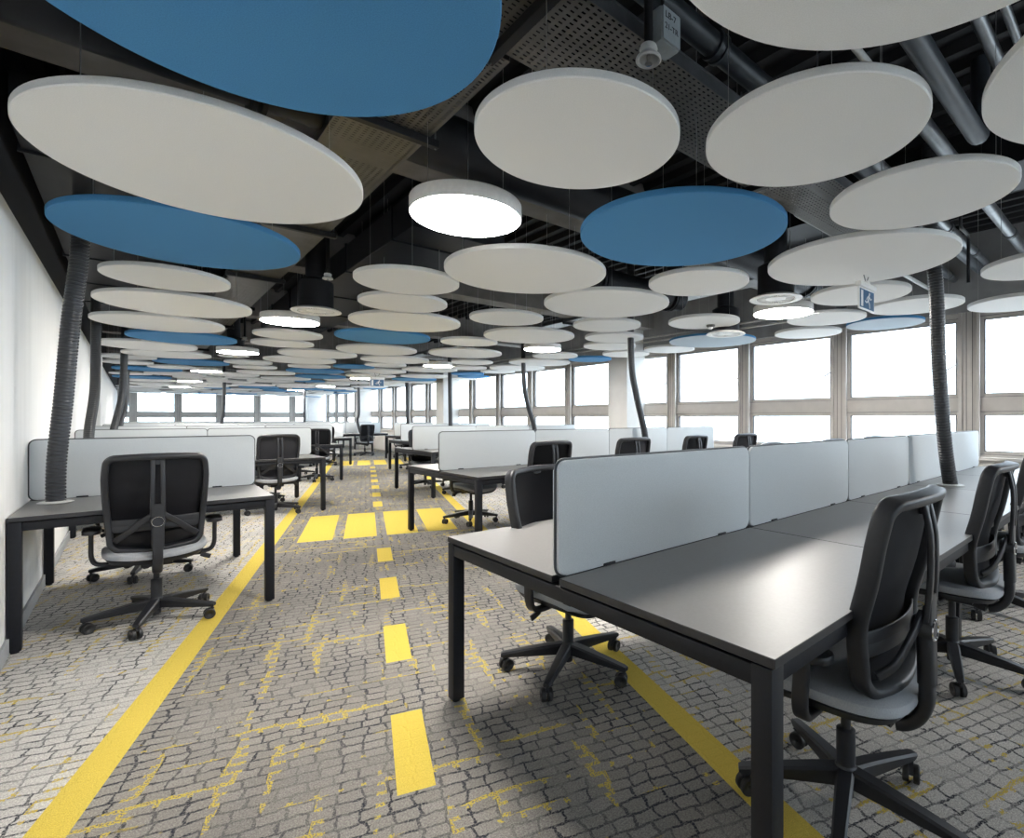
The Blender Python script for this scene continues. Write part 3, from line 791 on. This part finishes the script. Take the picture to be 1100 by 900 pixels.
def make_disc(col, rad):
    t = thing('ceiling_disc', 'x', 'ceiling disc')
    bm = bmesh.new(); disc_mesh(bm, rad, 96)
    bm.normal_update()
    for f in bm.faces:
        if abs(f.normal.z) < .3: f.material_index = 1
    mm = {'W': [M_white, M_white], 'B': [M_blue, M_blue], 'C': [M_blueglare, M_blue]}[col]
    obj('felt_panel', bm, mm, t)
    for k in range(3):
        a = R(90+120*k); x_, y_ = rad*.78*cos(a), rad*.78*sin(a)
        bm = bmesh.new(); tube(bm, [(x_, y_, TH), (x_, y_, CZ-ZS-.005)], .0016, 6); lathe(bm, [(.008, TH), (.008, TH+.012)], 8, (x_, y_, 0))
        obj('suspension_wire', bm, M_wire, t)
    return t
hand = {62: 'huge near blue ceiling disc cut by the top edge of the picture',
 63: 'large white ceiling disc cut by the top edge, right of the picture centre', 64: 'large white ceiling disc cut by the right edge, upper right corner',
 0: 'large white ceiling disc at upper left, just below the huge blue one', 1: 'large blue ceiling disc at left, below the near large white disc',
 2: 'white ceiling disc at top centre beside the perforated tray, above the hanging lamp', 3: 'white ceiling disc upper right, left end beside the large cut one',
 4: 'large blue ceiling disc right of centre, behind two white discs', 5: 'white ceiling disc upper right, between the cut disc and exit sign disc',
 6: 'large white ceiling disc above the blue and white exit sign', 7: 'large white ceiling disc at centre, just below the nearest lamp',
 8: 'white ceiling disc left of the large centre disc, topmost of a short stack', 9: 'white ceiling disc, second down in the stack left of centre',
 10: 'large white ceiling disc left of centre, directly in front of a blue disc', 11: 'large blue ceiling disc left of centre, fourth down in the stack',
 16: 'large white ceiling disc under the gap between centre white and blue discs', 17: 'white ceiling disc half hidden behind the large blue disc right of centre'}
for i_, d in enumerate(discs): d.append(hand.get(i_))
rows = {}
order = sorted(range(len(discs)), key=lambda q: discs[q][1])
for q in order:
    c, x_, y_, rad, lb = discs[q]
    if lb: continue
    rw = max(1, min(8, int(round((y_-1.375)/3.58))+1)); half = 'near' if y_ < RC(rw) else 'far'
    key = (rw, half, c if c != 'C' else 'C', rad); rows.setdefault(key, []).append(q)
for (rw, half, c, rad), L_ in rows.items():
    for j, q in enumerate(L_):
        cn = {'W': 'white', 'B': 'blue', 'C': 'pale blue-edged'}[c]; sn = 'large' if rad > .5 else 'small'
        discs[q][4] = '%s %s ceiling disc over the %s side of desk row %s%s' % (sn, cn, half, ['one','two','three','four','five','six','seven','eight'][rw-1],
            '' if len(L_) == 1 else ', %s from left' % ORD[j])
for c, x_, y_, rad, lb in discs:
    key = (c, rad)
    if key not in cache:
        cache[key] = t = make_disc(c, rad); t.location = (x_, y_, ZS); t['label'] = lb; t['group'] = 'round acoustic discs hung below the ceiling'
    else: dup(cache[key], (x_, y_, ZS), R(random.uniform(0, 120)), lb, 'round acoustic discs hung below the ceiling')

# ------------------------------------------------------------------ round pendant lamps and round air diffusers
def make_lamp():
    t = thing('pendant_lamp', 'x', 'ceiling lamp')
    bm = bmesh.new(); lathe(bm, [(.286, .004), (.292, 0), (.295, .004), (.295, .072), (.290, .078), (.05, .08)], 72, cap=True); obj('lamp_housing', bm, M_lamp, t)
    bm = bmesh.new(); lathe(bm, [(.284, -.003), (.284, .002)], 72); obj('lamp_diffuser', bm, M_lens, t)
    for k in range(3):
        a = R(60+120*k); bm = bmesh.new(); tube(bm, [(.22*cos(a), .22*sin(a), .078), (.22*cos(a), .22*sin(a), CZ-ZS-.005)], .0014, 6); obj('suspension_wire', bm, M_wire, t)
    return t
lamp0 = make_lamp()
ll = ['nearest round pendant lamp, glowing, left of the top centre disc', 'second glowing round lamp of the left line, beside a round air diffuser', 'third glowing round lamp of the left line',
      'fourth glowing round lamp of the left line', 'fifth glowing round lamp of the left line', 'sixth glowing round lamp of the left line',
      'glowing round lamp by the windows, right of the exit sign row', 'second glowing round lamp of the right line, above the second hose', 'third glowing round lamp of the right line',
      'fourth glowing round lamp of the right line, beside the far exit sign', 'fifth glowing round lamp of the right line', 'sixth glowing round lamp of the right line']
ll += ['glowing round lamp behind the camera on the window line']
ll[6] = 'glowing round lamp under a round air diffuser, nearest of the right line'
for i_, (x_, y_) in enumerate(lampsXY):
    if i_ == 0: lamp0.location = (x_, y_, ZS); lamp0['label'] = ll[0]; lamp0['group'] = 'round pendant lamps among the discs'
    else: dup(lamp0, (x_, y_, ZS), 0, ll[i_], 'round pendant lamps among the discs')
def make_vent():
    t = thing('air_diffuser', 'x', 'air diffuser')
    bm = bmesh.new(); lathe(bm, [(.165, .012), (.175, .0), (.228, .002), (.232, .006), (.228, .012), (.19, .03), (.165, .03)], 56, cap=False); obj('outer_ring', bm, M_lamp, t)
    bm = bmesh.new(); lathe(bm, [(.168, .012), (.168, .018)], 48); d_ = obj('perforated_plate', bm, M_vent, t)
    bm = bmesh.new()
    for q in range(40):
        a = 2*pi*q/40; box(bm, -.004, .004, .095, .160, .004, .013, M=Matrix.Rotation(a, 4, 'Z'))
    lathe(bm, [(.05, .006), (.09, .006), (.09, .013), (.05, .013)], 32); obj('louvre', bm, M_lamp, t, False)
    bm = bmesh.new(); lathe(bm, [(.16, .028), (.16, .30), (.1, .34), (.1, CZ-2.375)], 36); obj('spigot_duct', bm, M_duct, t)
    return t
M_vent = mat('diffuser_shadow_grey', (.16, .16, .155), .6)
v0 = make_vent()
vl = ['round white air diffuser just above the nearest right-hand lamp', 'round white air diffuser right of the second left-line lamp', 'small round air diffuser in front of a pale blue-edged disc', 'round air diffuser just beyond the third left-line lamp']
for i_, (x_, y_, z_) in enumerate(ventsXY):
    if i_ == 0: v0.location = (x_, y_, z_); v0['label'] = vl[0]; v0['group'] = 'round air diffusers'
    else: dup(v0, (x_, y_, z_), 0, vl[i_], 'round air diffusers')

# ------------------------------------------------------------------ services above the discs
def tray(name, label, x0, x1, y0, y1, z, along):
    t = thing(name, label, 'cable tray', (x0, y0, z))
    w, l = x1-x0, y1-y0
    bm = bmesh.new(); box(bm, 0, w, 0, l, 0, .003); obj('perforated_base', bm, M_perf, t, False)
    for e in (0, 1):
        bm = bmesh.new()
        if along == 'x': box(bm, 0, w, e*l-.002, e*l+.002, 0, .06); box(bm, 0, w, e*l-.006, e*l+.006, .06, .066)
        else: box(bm, e*w-.002, e*w+.002, 0, l, 0, .06); box(bm, e*w-.006, e*w+.006, 0, l, .06, .066)
        obj('side_flange', bm, M_pipe, t, False)
    s = .8
    while s < (w if along == 'x' else l):
        bm = bmesh.new(); rods = []
        if along == 'x':
            box(bm, s-.02, s+.02, -.05, l+.05, -.045, -.003, .003)
            for q in (-.035, l+.035): rods.append(bmesh.new()); tube(rods[-1], [(s, q, -.05), (s, q, CZ-z-.05)], .005, 6)
        else:
            box(bm, -.05, w+.05, s-.02, s+.02, -.045, -.003, .003)
            for q in (-.035, w+.035): rods.append(bmesh.new()); tube(rods[-1], [(q, s, -.05), (q, s, CZ-z-.05)], .005, 6)
        s += 1.9
        ch = obj('support_channel', bm, M_black, t, False)
        for q in rods: obj('threaded_rod', q, M_pipe, ch, False)
    if along != 'x': return
    bm = bmesh.new()
    cr = random.Random(3)
    for q in range(3):
        o_ = .06+.07*q
        if along == 'x': P = [(w*k/14, min(l-.03, o_+cr.uniform(-.015, .015)), .016) for k in range(15)]
        else: P = [(min(w-.03, o_+cr.uniform(-.015, .015)), l*k/30, .016) for k in range(31)]
        tube(bm, spline(P, 3), .011, 6)
    obj('cable_run', bm, M_black, t)
tray('cable_tray', 'wide perforated cable tray crossing the top centre towards the windows', .30, 5.2, 1.39, 1.83, 2.80, 'x')
tray('cable_tray', 'wide perforated cable tray running away from camera, left of the nearest lamp', .75, 1.19, 1.86, 24., 2.80, 'y')
tray('cable_tray', 'perforated cable tray running away along the window side', 5.55, 5.85, 2.3, 22., 2.95, 'y')
def beam(label, x0, x1, y0, y1, z0):
    bm = bmesh.new(); box(bm, x0, x1, y0, y1, z0, CZ+.01, .004); o = obj('ceiling_beam', bm, M_concrete, None, False); o['kind'] = 'structure'
for y in (3.29, 6.55, 10.2, 14.0, 18.0, 22.0, 26.0): beam('', L_X, W_X, y, y+.32, 3.0)
def pipe(name, label, pts, r, m, couplings=(), cat='pipe', n=14, grp='pipes under the black ceiling'):
    b = Vector(pts[0]); P = [Vector(p)-b for p in pts]
    t = thing(name, label, cat, b, 0, grp)
    bm = bmesh.new(); tube(bm, P, r, n); obj('pipe_run', bm, m, t)
    if couplings:
        T = (P[-1]-P[0]); ax = 'x' if abs(T.x) > abs(T.y) else 'y'
        for c_ in couplings:
            p = P[0].lerp(P[-1], c_); bm = bmesh.new(); lathe(bm, [(r, -.035), (r*1.22, -.033), (r*1.22, -.012), (r*1.08, -.010), (r*1.08, .010), (r*1.22, .012), (r*1.22, .033), (r, .035)], 18, p, ax); obj('coupling', bm, m, t)
def elbow(a, b, c, rad=.08, n=5):
    a, b, c = map(Vector, (a, b, c)); u = (a-b).normalized(); v = (c-b).normalized(); out = [a]
    p0, p1 = b+u*rad, b+v*rad
    for k in range(n+1):
        f = k/n; out.append((p0.lerp(b, f)).lerp(b.lerp(p1, f), f))
    out.append(c); return out
pipe('drain_pipe', 'blue-grey drain pipe with coupling collars, upper right between white discs', elbow((.2, .72, 2.95), (3.78, .72, 2.95), (3.78, .72, 3.44), .1), .05, M_pipe_d, (.50, .64, .74))
pipe('drain_pipe', 'dark pipe with a collar behind the small grey junction box', [(.2, 1.38, 3.0), (7.4, 1.38, 3.0)], .055, M_pipe_d, (.25, .45, .7))
pipe('conduit', 'shiny metal conduit at top right, left one of a pair', [(1.0, .58, 3.2), (7.4, .58, 3.2)], .032, M_pipe, (.3, .6))
pipe('conduit', 'shiny metal conduit at top right, right one of a pair', [(1.0, .48, 3.2), (7.4, .48, 3.2)], .02, M_pipe)
pipe('conduit', 'slim tan conduit between the two right-hand white discs', [(1.0, 1.0, 3.1), (7.4, 1.0, 3.1)], .018, M_pipe_w)
pipe('drain_pipe', 'grey pipe above the far right disc, running into the wall', [(3.4, 1.32, 3.05), (7.44, 1.32, 3.05)], .045, M_pipe, (.55, .8))
pipe('drain_pipe', 'grey pipe nearest the right edge, running to the window wall', [(3.4, .95, 3.05), (7.44, .95, 3.05)], .045, M_pipe, (.7,))
pipe('drain_pipe', 'grey pipe end entering the wall beside the curved hose', [(3.6, 1.68, 2.98), (7.44, 1.68, 2.98)], .045, M_pipe, (.94,))
pipe('water_pipe', 'thin white pipe with elbow, between blue disc and exit sign disc', elbow((3.86, 1.93, 3.44), (3.86, 1.93, 2.9), (7.44, 1.93, 2.9), .07), .022, M_pipe_w)
pipe('cable_conduit', 'pale conduit running deep along the windows, upper of two', [(5.9, 2.6, 2.52), (5.9, 18., 2.52)], .014, M_pipe_w)
pipe('cable_conduit', 'pale conduit running deep along the windows, lower of two', [(5.98, 2.6, 2.47), (5.98, 18., 2.47)], .014, M_pipe_w)
pipe('sprinkler_pipe', 'black bent drop pipe right of the curved hose', elbow((5.3, 1.15, 3.44), (5.3, 1.15, 2.93), (5.44, 1.15, 2.93), .05)+elbow((5.44, 1.15, 2.93), (5.58, 1.15, 2.93), (5.58, 1.15, 2.5), .05)[1:], .014, M_black)
# ducts
pipe('ventilation_duct', 'dark round ventilation duct at top left behind the large white disc', [(L_X+.02, 3.0, 3.0), (W_X-.02, 3.0, 3.0)], .17, M_duct, (.12, .5, .85), 'duct', 32, 'ventilation ducts')
pipe('ventilation_duct', 'dark round ventilation duct left of the window-side tray, beyond blue disc', [(3.3, 4.3, 2.86), (5.4, 4.3, 2.86)], .15, M_duct, (.3, .9), 'duct', 32, 'ventilation ducts')
def rduct(label, x0, x1, y0, y1, z0, z1):
    t = thing('rectangular_duct', label, 'duct', ((x0+x1)/2, (y0+y1)/2, z0), 0, 'ventilation ducts')
    a, b = (x1-x0)/2, (y1-y0)/2
    bm = bmesh.new(); box(bm, -a, a, -b, b, 0, z1-z0, .004); obj('duct_body', bm, M_duct, t, False)
    L_ = 2*max(a, b); k = -L_/2+.4
    while k < L_/2:
        bm = bmesh.new()
        if b > a: box(bm, -a-.015, a+.015, k-.012, k+.012, -.015, z1-z0+.01)
        else: box(bm, k-.012, k+.012, -b-.015, b+.015, -.015, z1-z0+.01)
        k += 1.2
        obj('joint_flange', bm, M_duct, t, False)
rduct('flat black duct running away just right of the long perforated tray', 1.55, 2.35, 3.75, 9.9, 2.72, 2.98)
rduct('flat black duct above the left discs beside the wall', -.45, .35, 3.75, 9.9, 2.74, 2.98)
rduct('black square duct above the exit sign disc, near the windows', 4.7, 5.3, .5, 3.2, 2.62+.5, 3.4)
# sprinkler drops
def sprinkler(x_, y_, z_, label):
    t = thing('ceiling_sprinkler', label, 'sprinkler', (x_, y_, z_), 0, 'sprinkler heads on black drop pipes')
    bm = bmesh.new(); tube(bm, [(0, 0, .04), (0, 0, CZ-z_-.07)], .017, 12); obj('drop_pipe', bm, M_black, t)
    bm = bmesh.new(); lathe(bm, [(.018, .055), (.030, .052), (.034, .040), (.030, .026), (.038, .014), (.046, .008), (.048, .001), (.043, -.003), (.034, .002), (.028, .018), (.016, .028)], 28); obj('escutcheon', bm, M_white_pl, t)
    bm = bmesh.new(); lathe(bm, [(.004, .03), (.008, .012), (.005, .0), (.004, -.012)], 12); lathe(bm, [(.004, -.016), (.014, -.014), (.014, -.012), (.004, -.011)], 12); obj('spray_nozzle', bm, M_chrome, t)
sprinkler(1.41, 1.265, 2.60, 'white flared sprinkler head on a black drop pipe, top centre by junction box')
sprinkler(1.37, 5.3, 2.60, 'small white sprinkler head hanging above the second left-line lamp')
sprinkler(1.40, 10.4, 2.60, 'tiny white sprinkler head beyond the left blue disc')
sprinkler(4.50, 3.78, 2.60, 'small sprinkler head before the round dark duct, right of centre')
# junction box with its writing
def text_mesh(name, s, size, m, parent, M):
    cu = bpy.data.curves.new(name, 'FONT'); cu.body = s; cu.size = size; cu.extrude = .0006; cu.align_x = 'LEFT'
    tmp = bpy.data.objects.new(name, cu); C.objects.link(tmp)
    bpy.context.view_layer.update()
    me = bpy.data.meshes.new_from_object(tmp.evaluated_get(bpy.context.evaluated_depsgraph_get()))
    bpy.data.objects.remove(tmp); me.materials.clear(); me.materials.append(m)
    me.transform(M)
    o = bpy.data.objects.new(name, me); C.objects.link(o); o.parent = parent; return o
M_ink = mat('black_ink', (.02, .02, .02), .6)
M_jbox = mat('grey_box_plastic', (.34, .38, .40), .5)
t = thing('junction_box', 'small grey junction box with handwritten letters, top centre right of the drop pipe', 'junction box', (1.465, 1.25, 2.70))
bm = bmesh.new(); box(bm, 0, .11, 0, .075, 0, .135, .010); obj('box_body', bm, M_jbox, t)
bm = bmesh.new(); box(bm, .004, .106, -.008, .001, .004, .131, .006); lid = obj('box_lid', bm, M_jbox, t)
bm = bmesh.new(); tube(bm, [(.055, .04, .13), (.055, .04, .74)], .008, 8); obj('box_conduit', bm, M_black, t)
MT = lambda x_, z_: Matrix.Translation((x_, -.0085, z_)) @ Matrix.Rotation(R(90), 4, 'X')
text_mesh('lettering', 'LB-7', .034, M_ink, lid, MT(.013, .088)); text_mesh('lettering', '21-TR', .031, M_ink, lid, MT(.011, .046))
# smoke detector below a disc
t = thing('smoke_detector', 'small smoke detector under a white disc near the windows', 'smoke detector', (4.98, 3.50, ZS-.003))
bm = bmesh.new(); lathe(bm, [(.05, 0), (.05, -.012), (.042, -.022), (.03, -.026)], 28); obj('detector_base', bm, M_vent, t)
bm = bmesh.new(); lathe(bm, [(.026, -.026), (.024, -.04), (.014, -.046)], 20); obj('detector_chamber', bm, M_lamp, t)
# exit signs
M_signblue = mat('sign_blue', (.02, .10, .22), .4); M_signwhite = mat('sign_white', (.8, .8, .8), .5)
def exit_sign(x_, y_, z_, label, s=1.):
    t = thing('exit_sign', label, 'exit sign', (x_, y_, z_), 0, 'hanging emergency exit signs'); t.scale = (s, s, s)
    bm = bmesh.new(); box(bm, -.15, .15, -.006, .006, 0, .165, .003); obj('sign_plate', bm, M_signwhite, t)
    bm = bmesh.new(); box(bm, -.138, .138, -.0075, -.0055, .012, .153); pf = obj('sign_face', bm, M_signblue, t, False)
    bm = bmesh.new(); box(bm, -.155, .155, -.022, .022, .165, .205, .006); box(bm, -.03, .03, -.02, .02, .205, .222, .004); obj('sign_housing', bm, M_lamp, t)
    bm = bmesh.new()
    for q in (-.05, .05): tube(bm, [(q*.2, 0, .22), (q, 0, .27), (q, 0, .29)], .004, 6)
    obj('sign_bracket', bm, M_pipe, t)
    bm = bmesh.new()
    # doorway
    box(bm, -.118, -.080, -.009, -.0074, .022, .143)
    obj('doorway_symbol', bm, M_signwhite, pf, False)
    bm = bmesh.new()
    lathe(bm, [(.0115, -.009), (.0115, -.0074)], 16, (.045, 0, .130), 'y')
    def limb(a, b, w):
        a, b = Vector((a[0], 0, a[1])), Vector((b[0], 0, b[1])); d_ = (b-a).normalized(); n_ = Vector((-d_.z, 0, d_.x))*w/2
        q = [a+n_-d_*w*.3, a-n_-d_*w*.3, b-n_+d_*w*.3, b+n_+d_*w*.3]
        lo = [bm.verts.new(p+Vector((0, -.0090, 0))) for p in q]; hi = [bm.verts.new(p+Vector((0, -.0074, 0))) for p in q]
        bm.faces.new(lo); bm.faces.new(hi[::-1])
        for k in range(4): bm.faces.new((lo[k], lo[(k+1)%4], hi[(k+1)%4], hi[k]))
    limb((.035, .113), (.020, .075), .022); limb((.034, .112), (.004, .102), .009); limb((.004, .102), (-.014, .082), .008)
    limb((.040, .110), (.066, .090), .009); limb((.066, .090), (.086, .098), .008)
    limb((.018, .074), (-.012, .060), .012); limb((-.012, .060), (-.040, .068), .010)
    limb((.022, .074), (.046, .052), .012); limb((.046, .052), (.050, .024), .010)
    obj('running_figure_symbol', bm, M_signwhite, pf, False)
exit_sign(4.15, 1.50, 2.10, 'hanging emergency exit sign, blue with white running figure, below a large disc')
exit_sign(4.27, 12.4, 2.02, 'distant small blue and white exit sign over the aisle', 1.1)

# ------------------------------------------------------------------ outside
def facade_material():
    m, nt, out = newmat('pale_facade'); L = nt.links.new
    tc = nt.nodes.new('ShaderNodeTexCoord'); mp = nt.nodes.new('ShaderNodeMapping'); mp.inputs['Rotation'].default_value = (0, R(0), 0)
    b = nt.nodes.new('ShaderNodeTexNoise'); b.inputs['Scale'].default_value = .4
    L(tc.outputs['Object'], b.inputs['Vector'])
    rp = nt.nodes.new('ShaderNodeValToRGB'); rp.color_ramp.elements[0].color = (.70, .70, .68, 1); rp.color_ramp.elements[1].color = (.82, .82, .80, 1); L(b.outputs['Fac'], rp.inputs[0])
    p = nt.nodes.new('ShaderNodeBsdfPrincipled'); p.inputs['Roughness'].default_value = .9; L(rp.outputs[0], p.inputs['Base Color']); L(p.outputs[0], out.inputs[0]); return m
M_fac = facade_material(); M_fwin = mat('facade_window_glass', (.50, .52, .54), .5)
t = thing('apartment_building', 'pale building with a grid of windows seen faintly through the side windows', 'building', (62, 50, -12))
bm = bmesh.new(); box(bm, 0, 14, -6, 6, 0, 26); obj('facade', bm, M_fac, t, False)
for fl in range(7):
    for k in range(5): bm = bmesh.new(); box(bm, -.12, .1, -5.2+k*2.3, -3.9+k*2.3, 2+fl*3.3, 3.7+fl*3.3); obj('window', bm, M_fwin, t, False)

# ------------------------------------------------------------------ light
w = bpy.data.worlds.new('World'); sc.world = w; w.use_nodes = True; nt = w.node_tree; nt.nodes.clear()
o_ = nt.nodes.new('ShaderNodeOutputWorld'); b_ = nt.nodes.new('ShaderNodeBackground')
tc = nt.nodes.new('ShaderNodeTexCoord'); s_ = nt.nodes.new('ShaderNodeSeparateXYZ'); nt.links.new(tc.outputs['Generated'], s_.inputs[0])
rp = nt.nodes.new('ShaderNodeValToRGB'); mr = nt.nodes.new('ShaderNodeMapRange'); mr.inputs[1].default_value = -1; nt.links.new(s_.outputs[2], mr.inputs[0])
rp.color_ramp.elements[0].color = (.56, .63, .70, 1); rp.color_ramp.elements[0].position = .40
rp.color_ramp.elements[1].color = (.78, .91, 1.06, 1); rp.color_ramp.elements[1].position = .56
nt.links.new(mr.outputs[0], rp.inputs[0]); nt.links.new(rp.outputs[0], b_.inputs[0]); b_.inputs[1].default_value = 7.5
nt.links.new(b_.outputs[0], o_.inputs[0])

# ------------------------------------------------------------------ camera
cam = bpy.data.cameras.new('Camera'); co = bpy.data.objects.new('Camera', cam); C.objects.link(co)
F = 548.; cam.sensor_fit = 'HORIZONTAL'; cam.sensor_width = 36; cam.lens = F/1100*36
cam.shift_x = -(640-550)/1100; cam.shift_y = (449-450)/1100; cam.clip_start = .02; cam.clip_end = 300
co.location = (0, 0, 1.28); co.rotation_euler = (R(90), 0, -math.atan(497/548))
sc.camera = co
sc.view_settings.view_transform = 'Standard'; sc.view_settings.look = 'None'; sc.view_settings.gamma = 1
sc.view_settings.use_curve_mapping = False; sc.view_settings.exposure = .3
